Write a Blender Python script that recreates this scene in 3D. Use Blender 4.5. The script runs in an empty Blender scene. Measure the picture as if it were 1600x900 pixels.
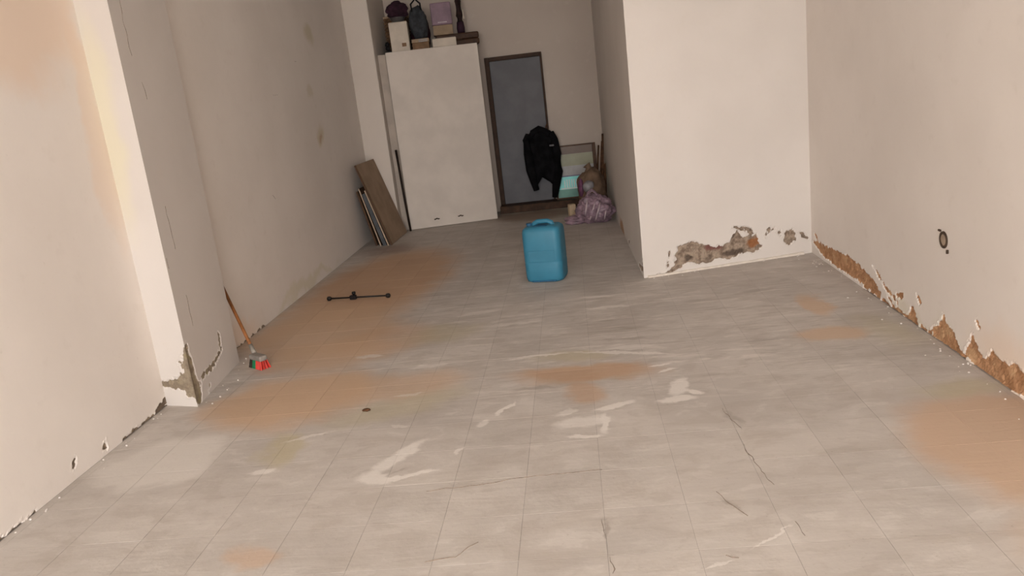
import bpy, bmesh, math, random
from mathutils import Matrix, Vector, noise
from mathutils.geometry import tessellate_polygon

random.seed(7)
S = bpy.context.scene
COL = S.collection

# ------------------------------------------------------------------ camera
cam_d = bpy.data.cameras.new('camera')
cam_d.sensor_width = 36.0
cam_d.lens = 1252.0 / 1600.0 * 36.0
cam_d.clip_start = 0.05
cam = bpy.data.objects.new('camera', cam_d)
COL.objects.link(cam)
ROWS = ((0.99145416, 0.06483428, -0.11320407),
        (-0.09379762, -0.24882322, -0.96399637),
        (-0.09066782, 0.96637649, -0.24061552))
rt, dn, fw = (Vector(r) for r in ROWS)
m = Matrix((rt, -dn, -fw)).transposed().to_4x4()
m.translation = (0, 0, 1.5)
cam.matrix_world = m
S.camera = cam

# ------------------------------------------------------------------ sky, daylight through the garage opening, exposure
W = bpy.data.worlds.new('sky')
S.world = W
W.use_nodes = True
bg = W.node_tree.nodes['Background']
bg.inputs['Color'].default_value = (1.0, 0.98, 0.968, 1)
bg.inputs['Strength'].default_value = 5.0

YF = -3.0            # plane of the garage opening behind the camera
pl = bpy.data.lights.new('opening_portal', 'AREA')
pl.shape = 'RECTANGLE'
pl.size, pl.size_y = 3.9, 3.4
pl.energy = 1.0
pl.cycles.is_portal = True
po = bpy.data.objects.new('opening_portal', pl)
po.location = (-0.31, YF - 0.1, 1.72)
po.rotation_euler = (math.radians(90), 0, 0)      # -Z looks to +Y
COL.objects.link(po)

S.view_settings.view_transform = 'Standard'
S.view_settings.look = 'None'
S.view_settings.gamma = 1.0
S.view_settings.use_curve_mapping = False
S.view_settings.exposure = 1.13

# ------------------------------------------------------------------ materials
def s2l(c):
    c = c / 255.0
    return c / 12.92 if c <= 0.04045 else ((c + 0.055) / 1.055) ** 2.4
def rgb(r, g, b): return (s2l(r), s2l(g), s2l(b), 1.0)

class NT:
    """small helper that chains shader nodes"""
    def __init__(self, name, rough=0.9):
        self.m = bpy.data.materials.new(name)
        self.m.use_nodes = True
        self.t = self.m.node_tree
        self.b = self.t.nodes['Principled BSDF']
        self.b.inputs['Roughness'].default_value = rough
        self.b.inputs['Specular IOR Level'].default_value = 0.25
        self._pos = None
    def n(self, typ, **kw):
        x = self.t.nodes.new(typ)
        for k, v in kw.items(): setattr(x, k, v)
        return x
    def l(self, a, b): self.t.links.new(a, b)
    def pos(self):
        if self._pos is None: self._pos = self.n('ShaderNodeNewGeometry').outputs['Position']
        return self._pos
    def vmath(self, op, a, b):
        x = self.n('ShaderNodeVectorMath', operation=op)
        for i, v in enumerate((a, b)):
            if v is None: continue
            if hasattr(v, 'is_linked'): self.l(v, x.inputs[i])
            else: x.inputs[i].default_value = v
        return x
    def math(self, op, a, b=0.0, clamp=False):
        x = self.n('ShaderNodeMath', operation=op)
        x.use_clamp = clamp
        for i, v in enumerate((a, b)):
            if hasattr(v, 'is_linked'): self.l(v, x.inputs[i])
            else: x.inputs[i].default_value = v
        return x.outputs[0]
    def noise(self, scale, detail=4, vec=None, rough=0.55, dist=0.0):
        x = self.n('ShaderNodeTexNoise')
        x.inputs['Scale'].default_value = scale
        x.inputs['Detail'].default_value = detail
        x.inputs['Roughness'].default_value = rough
        x.inputs['Distortion'].default_value = dist
        self.l(vec if vec is not None else self.pos(), x.inputs['Vector'])
        return x
    def ramp(self, v, a, b):
        x = self.n('ShaderNodeMapRange', interpolation_type='SMOOTHSTEP')
        self.l(v, x.inputs['Value'])
        x.inputs['From Min'].default_value = a
        x.inputs['From Max'].default_value = b
        return x.outputs['Result']
    def mix(self, f, a, b):
        x = self.n('ShaderNodeMix', data_type='RGBA')
        for i, v in ((0, f), (6, a), (7, b)):
            if hasattr(v, 'is_linked'): self.l(v, x.inputs[i])
            else: x.inputs[i].default_value = v
        return x.outputs[2]
    def scaled(self, sc):
        return self.vmath('MULTIPLY', self.pos(), sc).outputs[0]
    def bump(self, h, strength, dist=0.01):
        x = self.n('ShaderNodeBump')
        x.inputs['Strength'].default_value = strength
        x.inputs['Distance'].default_value = dist
        self.l(h, x.inputs['Height'])
        self.l(x.outputs[0], self.b.inputs['Normal'])
    def stains(self, col, items, warp=0.25, wscale=3.0):
        nz = self.noise(wscale, 5)
        w = self.vmath('SUBTRACT', nz.outputs['Color'], (0.5, 0.5, 0.5)).outputs[0]
        w = self.vmath('SCALE', w, None); w.inputs['Scale'].default_value = warp * 2
        p = self.vmath('ADD', self.pos(), w.outputs[0]).outputs[0]
        for c, r, rz, color, st, soft in items:
            mp = self.n('ShaderNodeMapping', vector_type='TEXTURE')
            mp.inputs['Location'].default_value = c
            mp.inputs['Rotation'].default_value = (0, 0, math.radians(rz))
            mp.inputs['Scale'].default_value = r
            self.l(p, mp.inputs['Vector'])
            ln = self.vmath('LENGTH', mp.outputs[0], None).outputs['Value']
            f = self.ramp(ln, 1.0, 1.0 - soft)
            f = self.math('MULTIPLY', f, st)
            col = self.mix(f, col, color)
        return col
    def out(self, col):
        self.l(col, self.b.inputs['Base Color'])
        return self.m

def flat(name, color, rough=0.7, var=0.12, scale=18, bump=0.0, metal=0.0, spec=0.3):
    k = NT(name, rough)
    k.b.inputs['Metallic'].default_value = metal
    k.b.inputs['Specular IOR Level'].default_value = spec
    nz = k.noise(scale, 4).outputs['Fac']
    d = tuple(c * (1 - var * 2) for c in color[:3]) + (1,)
    e = tuple(min(1, c * (1 + var)) for c in color[:3]) + (1,)
    col = k.mix(k.ramp(nz, 0.3, 0.7), d, e)
    if bump: k.bump(nz, bump)
    return k.out(col)

WALL_A = (0.82, 0.75, 0.69, 1)
WALL_B = (0.77, 0.70, 0.64, 1)
def plaster(name, stains=(), exposed=None, a=WALL_A, b=WALL_B, warp=0.2, spots=()):
    k = NT(name, 0.92)
    n1 = k.noise(1.3, 5).outputs['Fac']
    col = k.mix(k.ramp(n1, 0.3, 0.7), a, b)
    n2 = k.noise(9, 5).outputs['Fac']
    col = k.mix(k.math('MULTIPLY', k.ramp(n2, 0.58, 0.75), 0.2), col, (0.66, 0.585, 0.515, 1))
    n3 = k.noise(40, 3).outputs['Fac']
    col = k.mix(k.math('MULTIPLY', k.ramp(n3, 0.70, 0.78), 0.2), col, (0.52, 0.44, 0.37, 1))
    if stains: col = k.stains(col, stains, warp)
    h = k.math('ADD', k.math('MULTIPLY', n2, 0.7), k.math('MULTIPLY', n3, 0.25))
    if exposed:
        at = k.n('ShaderNodeAttribute', attribute_name='peel')
        nn = k.noise(55, 4).outputs['Fac']
        v = k.math('ADD', at.outputs['Fac'], k.math('MULTIPLY', k.math('SUBTRACT', nn, 0.5), 0.55))
        f = k.ramp(v, 0.42, 0.56)
        e1 = k.noise(22, 5).outputs['Fac']
        ec = k.mix(k.ramp(e1, 0.35, 0.6), exposed[0], exposed[1])
        e2 = k.noise(11, 3).outputs['Fac']
        ec = k.mix(k.math('MULTIPLY', k.ramp(e2, 0.52, 0.66), 0.8), ec, exposed[2])
        if spots: ec = k.stains(ec, spots, 0.05, 12.0)
        col = k.mix(f, col, ec)
        h = k.math('ADD', h, k.math('MULTIPLY', k.math('MULTIPLY', nn, f), 1.5))
    k.bump(h, 0.22, 0.008)
    return k.out(col)

PEACH = (0.80, 0.62, 0.48, 1)
OLIVE = (0.66, 0.60, 0.43, 1)
XL, XR = -2.39, 1.775
M_left = plaster('plaster_left', [
    ((XL, 3.55, 2.05), (1, 0.62, 0.42), 0, PEACH, 0.75, 0.5),
    ((XL, 4.0, 1.6), (1, 0.12, 0.9), 0, PEACH, 0.5, 0.6),
    ((XL, 7.69, 1.28), (1, 0.16, 0.16), 0, (0.55, 0.45, 0.25, 1), 0.5, 0.7),
    ((XL, 7.69, 1.27), (1, 0.05, 0.08), 0, (0.48, 0.27, 0.15, 1), 0.5, 0.7),
    ((XL, 7.85, 2.25), (1, 0.2, 0.15), 0, (0.52, 0.45, 0.26, 1), 0.5, 0.7),
    ((XL, 7.6, 1.7), (1, 0.1, 0.08), 0, (0.55, 0.47, 0.3, 1), 0.35, 0.7),
    ((XL, 5.2, 0.05), (1, 0.45, 0.13), 0, PEACH, 0.5, 0.7),
    ((XL, 6.6, 0.05), (1, 1.3, 0.07), 0, OLIVE, 0.55, 0.8)],
    (rgb(120, 104, 88), rgb(150, 132, 112), rgb(96, 82, 70)))
M_pillar = plaster('plaster_pillar', [((-2.36, 4.03, 1.55), (0.13, 0.3, 0.75), 0, (0.70, 0.65, 0.46, 1), 0.6, 0.7)],
    (rgb(128, 114, 98), rgb(150, 136, 116), rgb(140, 128, 92)), a=(0.67, 0.615, 0.57, 1), b=(0.63, 0.575, 0.53, 1), warp=0.1)
M_block = plaster('plaster_partition', [((0.43, 7.9, 0.05), (0.3, 0.35, 0.12), 0, (0.42, 0.22, 0.10, 1), 0.8, 0.6)],
    (rgb(120, 102, 88), rgb(168, 150, 132), rgb(92, 76, 66)), a=(0.71, 0.65, 0.60, 1), b=(0.67, 0.61, 0.56, 1),
    spots=[((1.0, 6.08, 0.17), (0.09, 0.3, 0.05), 0, rgb(120, 78, 72), 0.9, 0.5), ((1.32, 6.15, 0.15), (0.09, 0.3, 0.05), 0, rgb(148, 96, 58), 0.9, 0.5),
           ((0.80, 6.03, 0.10), (0.05, 0.3, 0.03), 0, rgb(70, 56, 48), 0.8, 0.6), ((1.15, 6.1, 0.09), (0.12, 0.3, 0.035), 0, rgb(70, 56, 48), 0.8, 0.6)])
M_right = plaster('plaster_right', [
    ((XR, 3.3, 0.1), (1, 0.7, 0.22), 0, PEACH, 0.5, 0.8),
    ((XR, 4.3, 0.03), (1, 0.6, 0.1), 0, OLIVE, 0.4, 0.8)],
    (rgb(190, 146, 110), rgb(162, 120, 86), rgb(204, 166, 128)))
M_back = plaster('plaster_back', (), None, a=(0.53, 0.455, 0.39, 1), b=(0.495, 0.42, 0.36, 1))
M_ceil = plaster('plaster_ceiling', a=(0.86, 0.83, 0.79, 1), b=(0.83, 0.80, 0.76, 1))
M_white = flat('limewash_patch', (0.73, 0.655, 0.575, 1), 0.9, 0.05, 25, 0.2)
M_crack = flat('dark_crack', rgb(128, 112, 98), 1.0, 0.2, 60)

def floor_mat(name, dark=1.0):
    k = NT(name, 0.62)
    k.b.inputs['Specular IOR Level'].default_value = 0.3
    A = (0.545 * dark, 0.495 * dark, 0.45 * dark, 1)
    B = (0.465 * dark, 0.42 * dark, 0.38 * dark, 1)
    n1 = k.noise(1.6, 6).outputs['Fac']
    col = k.mix(k.ramp(n1, 0.32, 0.68), A, B)
    mo = k.noise(1.0, 7, k.scaled((5.0, 8.0, 1.0)), 0.62, 0.4).outputs['Fac']
    col = k.mix(k.math('MULTIPLY', k.ramp(mo, 0.50, 0.62), 0.5), col, (0.42 * dark, 0.37 * dark, 0.325 * dark, 1))
    col = k.mix(k.math('MULTIPLY', k.ramp(mo, 0.46, 0.36), 0.5), col, (0.60 * dark, 0.55 * dark, 0.505 * dark, 1))
    st = k.noise(1.0, 6, k.scaled((2.2, 9.0, 1.0)), 0.6, 0.6).outputs['Fac']
    col = k.mix(k.math('MULTIPLY', k.ramp(st, 0.52, 0.72), 0.4), col, (0.40 * dark, 0.345 * dark, 0.295 * dark, 1))
    st2 = k.noise(1.0, 6, k.scaled((3.5, 22.0, 1.0)), 0.6, 0.8).outputs['Fac']
    # worn band across the middle of the room
    sx = k.n('ShaderNodeSeparateXYZ'); k.l(k.pos(), sx.inputs[0])
    band = k.math('MULTIPLY', k.ramp(sx.outputs['Y'], 3.3, 4.0), k.ramp(sx.outputs['Y'], 7.4, 5.6))
    col = k.mix(k.math('MULTIPLY', k.math('MULTIPLY', k.ramp(st2, 0.56, 0.68), band), 0.55), col, (0.70, 0.64, 0.585, 1))
    col = k.mix(k.math('MULTIPLY', k.math('MULTIPLY', k.ramp(st2, 0.44, 0.34), band), 0.4), col, (0.33, 0.28, 0.235, 1))
    O1 = (0.49, 0.30, 0.175, 1); O2 = (0.56, 0.385, 0.255, 1); OL = (0.47, 0.405, 0.255, 1)
    O3 = (0.52, 0.37, 0.265, 1)
    items = [
        ((-1.75, 6.7, 0), (0.75, 1.75, 9), -4, O1, 0.85, 0.45),
        ((-1.85, 5.3, 0), (0.72, 0.8, 9), 0, O2, 0.8, 0.5),
        ((-1.35, 4.95, 0), (0.45, 0.45, 9), 0, O1, 0.5, 0.6),
        ((-1.65, 4.0, 0), (0.58, 0.52, 9), 10, O2, 0.9, 0.45),
        ((-1.65, 4.75, 0), (0.62, 0.42, 9), 0, O2, 0.75, 0.6),
        ((-2.2, 5.6, 0), (0.3, 0.8, 9), -6, O2, 0.6, 0.6),
        ((-1.05, 4.05, 0), (0.45, 0.28, 9), 10, O2, 0.65, 0.6),
        ((-1.0, 3.75, 0), (0.5, 0.2, 9), 25, OL, 0.5, 0.7),
        ((-0.95, 5.0, 0), (0.35, 0.3, 9), 0, OL, 0.45, 0.7),
        ((-1.48, 3.35, 0), (0.10, 0.28, 9), 10, OL, 0.65, 0.6),
        ((-0.05, 4.02, 0), (0.48, 0.17, 9), -5, O1, 0.75, 0.5),
        ((-0.05, 3.75, 0), (0.13, 0.2, 9), 0, O1, 0.6, 0.6),
        ((-0.1, 4.3, 0), (0.32, 0.10, 9), -5, OL, 0.5, 0.6),
        ((1.62, 2.85, 0), (0.52, 0.62, 9), 12, O3, 0.95, 0.35),
        ((1.45, 2.15, 0), (0.30, 0.35, 9), 0, O3, 0.5, 0.6),
        ((1.62, 3.45, 0), (0.3, 0.16, 9), 0, OL, 0.55, 0.7),
        ((1.40, 4.9, 0), (0.10, 0.32, 9), 0, O2, 0.75, 0.5),
        ((1.30, 4.32, 0), (0.26, 0.16, 9), 0, O2, 0.75, 0.5),
        ((1.62, 4.3, 0), (0.2, 0.45, 9), 0, OL, 0.4, 0.8),
        ((-1.26, 2.48, 0), (0.10, 0.10, 9), 0, O3, 0.7, 0.6),
        ((-2.05, 3.3, 0), (0.34, 0.33, 9), 20, (0.64, 0.59, 0.54, 1), 0.85, 0.35),
        ((-0.5, 9.5, 0), (0.75, 0.5, 9), 0, (0.26, 0.17, 0.11, 1), 0.7, 0.6),
        ((-2.0, 8.2, 0), (0.35, 0.4, 9), 0, (0.22, 0.13, 0.09, 1), 0.6, 0.7),
    ]
    col = k.stains(col, items, 0.16, 3.2)
    PALE = (0.72, 0.67, 0.62, 1)
    def smear(a, b, r, st=0.9, soft=0.45):
        L = math.hypot(b[0] - a[0], b[1] - a[1])
        return (((a[0] + b[0]) / 2, (a[1] + b[1]) / 2, 0), (L / 2 + r, r, 9), math.degrees(math.atan2(b[1] - a[1], b[0] - a[0])), PALE, st, soft)
    sm = [smear((-0.97, 3.02), (-0.80, 3.32), 0.055), smear((-0.98, 3.01), (-0.90, 2.96), 0.06), smear((-0.93, 2.955), (-0.67, 3.02), 0.022),
          smear((-0.90, 3.50), (-0.98, 3.52), 0.02, 0.5),
          smear((-0.16, 3.38), (0.02, 3.40), 0.07, 0.75), smear((-0.13, 3.24), (0.01, 3.23), 0.025), smear((0.03, 3.26), (0.04, 3.46), 0.03),
          smear((-0.02, 3.50), (0.18, 3.59), 0.030), smear((-0.17, 3.50), (-0.11, 3.53), 0.035, 0.7),
          smear((0.30, 3.56), (0.46, 3.57), 0.045), smear((0.38, 3.62), (0.44, 3.83), 0.055), smear((0.44, 3.66), (0.50, 3.63), 0.03),
          smear((-0.49, 3.54), (-0.40, 3.70), 0.022), smear((-0.55, 3.44), (-0.52, 3.48), 0.03, 0.7),
          smear((-0.52, 4.33), (-0.12, 4.38), 0.030, 0.7), smear((-0.12, 4.38), (0.47, 4.20), 0.025, 0.75),
          smear((0.30, 4.03), (0.42, 4.05), 0.018), smear((0.34, 3.95), (0.43, 3.97), 0.02),
          smear((-1.50, 3.12), (-1.45, 3.12), 0.04), smear((-1.05, 4.34), (-0.84, 4.35), 0.03, 0.6),
          smear((-0.05, 5.55), (0.2, 5.52), 0.035, 0.6), smear((-0.72, 5.05), (-0.3, 5.05), 0.04, 0.45), smear((0.0, 5.24), (0.3, 5.24), 0.04, 0.5),
          smear((-1.42, 4.63), (-1.30, 4.62), 0.045, 0.6), smear((-0.9, 5.35), (-0.6, 5.45), 0.05, 0.45),
          smear((0.1, 4.38), (0.35, 4.36), 0.05, 0.5), smear((-1.05, 3.9), (-0.9, 3.93), 0.02, 0.5), smear((-1.5, 3.42), (-1.25, 3.52), 0.015, 0.6), smear((-0.62, 3.16), (-0.60, 3.22), 0.012, 0.7), smear((0.44, 2.30), (0.62, 2.44), 0.008, 0.8), smear((0.28, 2.22), (0.38, 2.25), 0.008, 0.7)]
    DK = (0.30, 0.25, 0.21, 1)
    def scuff(a, b, r, st=0.55):
        c, rr, rz, _, _, _ = smear(a, b, r)
        return (c, rr, rz, DK, st, 0.8)
    sm += [scuff((0.0, 4.55), (0.4, 4.5), 0.04), scuff((0.15, 4.75), (0.35, 4.72), 0.05, 0.45), scuff((-0.45, 3.85), (-0.15, 3.86), 0.035, 0.5), scuff((0.56, 3.40), (0.62, 3.22), 0.03, 0.5),
           scuff((0.40, 2.66), (0.47, 2.52), 0.02, 0.5), scuff((-0.9, 2.99), (-0.82, 3.08), 0.012, 0.4), scuff((-0.01, 2.56), (0.0, 2.40), 0.012, 0.55), scuff((1.0, 5.3), (1.3, 5.35), 0.05, 0.35), scuff((0.8, 4.3), (1.2, 4.32), 0.03, 0.35)]
    col = k.stains(col, sm, 0.045, 13.0)
    n4 = k.noise(60, 3).outputs['Fac']
    col = k.mix(k.math('MULTIPLY', k.ramp(n4, 0.62, 0.75), 0.25), col, (0.25, 0.19, 0.14, 1))
    oi = k.n('ShaderNodeObjectInfo')
    hs = k.n('ShaderNodeHueSaturation')
    k.l(k.math('ADD', k.math('MULTIPLY', oi.outputs['Random'], 0.07), 0.965), hs.inputs['Value'])
    k.l(col, hs.inputs['Color'])
    h = k.math('ADD', st2, k.math('MULTIPLY', n4, 0.4))
    k.bump(h, 0.25, 0.006)
    return k.out(hs.outputs[0])
M_tile = floor_mat('worn_cement_tile')
M_joint = floor_mat('tile_joint', 0.6)

# ------------------------------------------------------------------ geometry helpers
def obj(name, bm, mat, parent=None, smooth=False, kind=None, label=None):
    me = bpy.data.meshes.new(name)
    bmesh.ops.recalc_face_normals(bm, faces=bm.faces[:])
    bm.to_mesh(me); bm.free()
    me.materials.append(mat)
    if smooth:
        for p in me.polygons: p.use_smooth = True
    o = bpy.data.objects.new(name, me)
    COL.objects.link(o)
    if parent is not None: o.parent = parent
    if kind: o['kind'] = kind
    if label: o['label'] = label
    return o

def tag(o, label, cat, group=None):
    o['label'] = label; o['category'] = cat
    if group: o['group'] = group
    return o

def thing(name, label, cat, loc=(0, 0, 0), rz=0.0, group=None):
    o = bpy.data.objects.new(name, None)
    o.empty_display_size = 0.1
    COL.objects.link(o)
    o.location = loc
    o.rotation_euler = (0, 0, rz)
    return tag(o, label, cat, group)

def box(bm, lo, hi, bev=0.0, seg=2, mat=None):
    g = bmesh.ops.create_cube(bm, size=1.0)['verts']
    lo, hi = Vector(lo), Vector(hi)
    for v in g:
        v.co = Vector([lo[i] + (v.co[i] + 0.5) * (hi[i] - lo[i]) for i in range(3)])
    if bev:
        es = list({e for v in g for e in v.link_edges})
        r = bmesh.ops.bevel(bm, geom=es, offset=bev, segments=seg, affect='EDGES', profile=0.5)
        g = list({v for f in r['faces'] for v in f.verts} | {v for v in g if v.is_valid})
    if mat is not None:
        for v in g: v.co = mat @ v.co
    return g

def boxm(lo, hi, bev=0.0, seg=2, mat=None):
    bm = bmesh.new(); box(bm, lo, hi, bev, seg, mat); return bm

def tube(bm, pts, rad, n=10, cap=True):
    pts = [Vector(p) for p in pts]
    if not hasattr(rad, '__len__'): rad = [rad] * len(pts)
    rings = []
    for i, p in enumerate(pts):
        d = (pts[min(i + 1, len(pts) - 1)] - pts[max(i - 1, 0)]).normalized()
        a = d.cross(Vector((0, 0, 1)))
        if a.length < 1e-3: a = d.cross(Vector((0, 1, 0)))
        a.normalize(); b = d.cross(a).normalized()
        rings.append([bm.verts.new(p + (a * math.cos(t) + b * math.sin(t)) * rad[i])
                      for t in (2 * math.pi * j / n for j in range(n))])
    for r0, r1 in zip(rings, rings[1:]):
        for j in range(n): bm.faces.new((r0[j], r0[(j + 1) % n], r1[(j + 1) % n], r1[j]))
    if cap:
        bm.faces.new(rings[0]); bm.faces.new(rings[-1][::-1])
    return rings

def tubem(pts, rad, n=10):
    bm = bmesh.new(); tube(bm, pts, rad, n); return bm

def lathe(bm, prof, n=24, mat=None):
    rings = []
    for r, z in prof:
        rings.append([bm.verts.new((max(r, 1e-4) * math.cos(2 * math.pi * j / n), max(r, 1e-4) * math.sin(2 * math.pi * j / n), z)) for j in range(n)])
    for r0, r1 in zip(rings, rings[1:]):
        for j in range(n): bm.faces.new((r0[j], r0[(j + 1) % n], r1[(j + 1) % n], r1[j]))
    bm.faces.new(rings[0]); bm.faces.new(rings[-1][::-1])
    if mat is not None:
        for r in rings:
            for v in r: v.co = mat @ v.co

def blob(bm, c, r, amp=0.15, freq=3.0, sub=4, seed=0.0, flat_z=None, squash=2.4):
    """crumpled cloth or plastic lump"""
    g = bmesh.ops.create_icosphere(bm, subdivisions=sub, radius=1.0)['verts']
    for v in g:
        d = v.co.normalized()
        p = d * freq + Vector((seed, seed * 1.7, -seed))
        k = 1 + amp * (noise.noise(p) + 0.6 * abs(noise.noise(p * squash)) + 0.3 * noise.noise(p * 5.1))
        v.co = Vector((c[0] + d.x * r[0] * k, c[1] + d.y * r[1] * k, c[2] + d.z * r[2] * k))
        if flat_z is not None and v.co.z < flat_z: v.co.z = flat_z + 0.002 * noise.noise(p * 3)
    return g

def ragged(pts, step=0.02, amp=0.012, seed=0.0):
    out = []
    for i, a in enumerate(pts):
        a = Vector(a); b = Vector(pts[(i + 1) % len(pts)])
        n = max(1, int((b - a).length / step))
        t = (b - a).normalized(); nm = Vector((-t.y, t.x))
        for j in range(n):
            p = a + (b - a) * j / n
            w = noise.noise(Vector((p.x * 30, p.y * 30, seed))) + 0.5 * noise.noise(Vector((p.x * 80, p.y * 80, seed + 5)))
            out.append(p + nm * w * amp)
    return out

def slab(pts2, z0, z1):
    """thin ragged plate lying on the floor"""
    bm = bmesh.new()
    top = [bm.verts.new((p[0], p[1], z1)) for p in pts2]
    c = sum((Vector(p) for p in pts2), Vector((0, 0))) / len(pts2)
    bot = [bm.verts.new((p[0] + (p[0] - c.x) * 0.02, p[1] + (p[1] - c.y) * 0.02, z0)) for p in pts2]
    for tri in tessellate_polygon([[Vector((p[0], p[1], 0)) for p in pts2]]):
        try: bm.faces.new([top[i] for i in tri])
        except ValueError: pass
    n = len(pts2)
    for i in range(n): bm.faces.new((top[i], bot[i], bot[(i + 1) % n], top[(i + 1) % n]))
    return bm

def seg_dist(p, a, b):
    ab = b - a
    t = max(0.0, min(1.0, (p - a).dot(ab) / max(1e-9, ab.length_squared)))
    return (p - a - ab * t).length

def poly_sd(p, poly):
    d = 1e9; ins = False
    n = len(poly)
    for i in range(n):
        a, b = poly[i], poly[(i + 1) % n]
        d = min(d, seg_dist(p, a, b))
        if (a.y > p.y) != (b.y > p.y) and p.x < (b.x - a.x) * (p.y - a.y) / (b.y - a.y) + a.x: ins = not ins
    return -d if ins else d

def worn_sheet(bm, layer, p0, p1, inward, ztop, zdense, shapes, strokes, step=0.009, depth=0.012, fade=(False, False), u0=0.0):
    """A wall face from p0 to p1 whose foot is a fine relief: plaster broken away where the measured shapes lie."""
    p0, p1 = Vector(p0), Vector(p1)
    L = (p1 - p0).length
    d = (p1 - p0) / L
    inward = Vector(inward)
    nu, nv = max(2, int(L / step)), max(2, int(zdense / step))
    polys = [[Vector(q) for q in s] for s in shapes]
    lines = [(Vector(a), Vector(b), r) for a, b, r in strokes]
    rows = []
    for j in range(nv + 1):
        z = zdense * j / nv
        row = []
        for i in range(nu + 1):
            u = L * i / nu
            q = Vector((u0 + u, z))
            sd = 1.0
            for pl_ in polys: sd = min(sd, poly_sd(q, pl_))
            for a, b, r in lines: sd = min(sd, seg_dist(q, a, b) - r)
            nz = noise.noise(Vector((q.x * 28, q.y * 28, 3.3))) * 0.018 + noise.noise(Vector((q.x * 75, q.y * 75, 1.3))) * 0.010
            v = max(0.0, min(1.0, 0.5 - (sd + nz) / 0.024))
            k = v * v * (3 - 2 * v)
            if j == nv or i in (0, nu): k2 = 0.0
            else: k2 = k
            lip = 0.003 * max(0.0, 1 - abs(v - 0.18) / 0.18) if 0 < v < 0.4 and k2 > 0 else 0.0
            off = k2 * depth * (0.55 + 0.8 * abs(noise.noise(Vector((q.x * 45, q.y * 45, 9))))) - lip
            co = p0 + d * u
            vv = bm.verts.new((co.x + inward.x * off, co.y + inward.y * off, z))
            vv[layer] = k
            row.append(vv)
        rows.append(row)
    for r0, r1 in zip(rows, rows[1:]):
        for i in range(nu): bm.faces.new((r0[i], r0[i + 1], r1[i + 1], r1[i]))
    a = bm.verts.new((p0.x, p0.y, ztop)); b = bm.verts.new((p1.x, p1.y, ztop))
    top = rows[-1]
    bm.faces.new([top[i] for i in range(nu + 1)] + [b, a])

def wall_bm():
    bm = bmesh.new()
    return bm, bm.verts.layers.float.new('peel')

def no_smooth(o):
    return o

ZC = 3.7
YB = 10.1
# ------------------------------------------------------------------ setting: floor of worn cement tiles
T = 0.2925
fl = obj('floor', boxm((XL - 0.2, YF - 0.6, -0.08), (XR + 0.3, YB + 0.25, -0.0009)), M_joint, kind='structure')
tile_me = None
def tile_bm():
    bm = bmesh.new()
    h = T / 2 - 0.0008
    box(bm, (-h, -h, -0.012), (h, h, 0.0))
    return bm
ix = range(-8, 7)
tiles = []
for j in range(-11, 36):
    for i in range(-9, 8):
        x0, y0 = -0.009 + i * T, 2.906 + (j - 10) * T
        a, b = max(x0, XL + 0.002), min(x0 + T, XR - 0.002)
        c, e = max(y0, YF), min(y0 + T, YB - 0.03)
        if b - a < 0.01 or e - c < 0.01: continue
        tiles.append(((a + b) / 2, (c + e) / 2, b - a, e - c))
def in_view(t):
    v = Vector((t[0], t[1], -1.5))
    z = v.dot(fw); 
    if z < 0.2: return False
    px, py = 800 + 1252 * v.dot(rt) / z, 450 + 1252 * v.dot(dn) / z
    hidden = t[0] > 0.48 and t[1] > 6.3
    return -90 < px < 1690 and py < 990 and not hidden
near = sorted((t for t in tiles if in_view(t)), key=lambda t: t[1])[:296]
keep = set(near)
proto = None
for t in near:
    if proto is None:
        o = obj('tile', tile_bm(), M_tile, fl)
        proto = o
    else:
        o = proto.copy(); COL.objects.link(o); o.parent = fl
    o.location = (t[0], t[1], random.uniform(-0.0002, 0.0002))
    o.scale = ((t[2]) / T, (t[3]) / T, 1)
    o.rotation_euler = (random.uniform(-1, 1) * 0.0006, random.uniform(-1, 1) * 0.0006, 0)
bm = bmesh.new()
for t in tiles:
    if t in keep: continue
    box(bm, (t[0] - t[2] / 2 + 0.001, t[1] - t[3] / 2 + 0.001, -0.012), (t[0] + t[2] / 2 - 0.001, t[1] + t[3] / 2 - 0.001, 0.0))
obj('tile_field', bm, M_tile, fl, kind='stuff')

# hairline cracks and scrapes
def crack(pts, w, nrm, parent, seed=0.0):
    """a thin dark ribbon with a ragged course"""
    nrm = Vector(nrm)
    dense = []
    for a, b in zip(pts, pts[1:]):
        a, b = Vector(a), Vector(b)
        n = max(2, int((b - a).length / 0.02))
        for j in range(n): dense.append(a + (b - a) * j / n)
    dense.append(Vector(pts[-1]))
    bm = bmesh.new()
    prev = None
    for i, p in enumerate(dense):
        t = (dense[min(i + 1, len(dense) - 1)] - dense[max(i - 1, 0)]).normalized()
        s = nrm.cross(t).normalized()
        p = p + s * 0.012 * noise.noise(p * 22 + Vector((seed, 0, 0)))
        ww = w * 0.75 * (0.35 + 0.9 * abs(noise.noise(p * 50 + Vector((0, seed, 2))))) * max(0.08, min(1.0, 0.55 + 2.2 * noise.noise(p * 11 + Vector((seed, 4, 0))))) * (0.2 if i in (0, len(dense) - 1) else 1)
        cur = [bm.verts.new(p + s * ww - nrm * 0.001), bm.verts.new(p + nrm * 0.0012), bm.verts.new(p - s * ww - nrm * 0.001)]
        if prev:
            bm.faces.new((prev[0], cur[0], cur[1], prev[1])); bm.faces.new((prev[1], cur[1], cur[2], prev[2]))
        prev = cur
    return obj('crack', bm, M_crack, parent)
Zn = (0, 0, 1)
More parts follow.
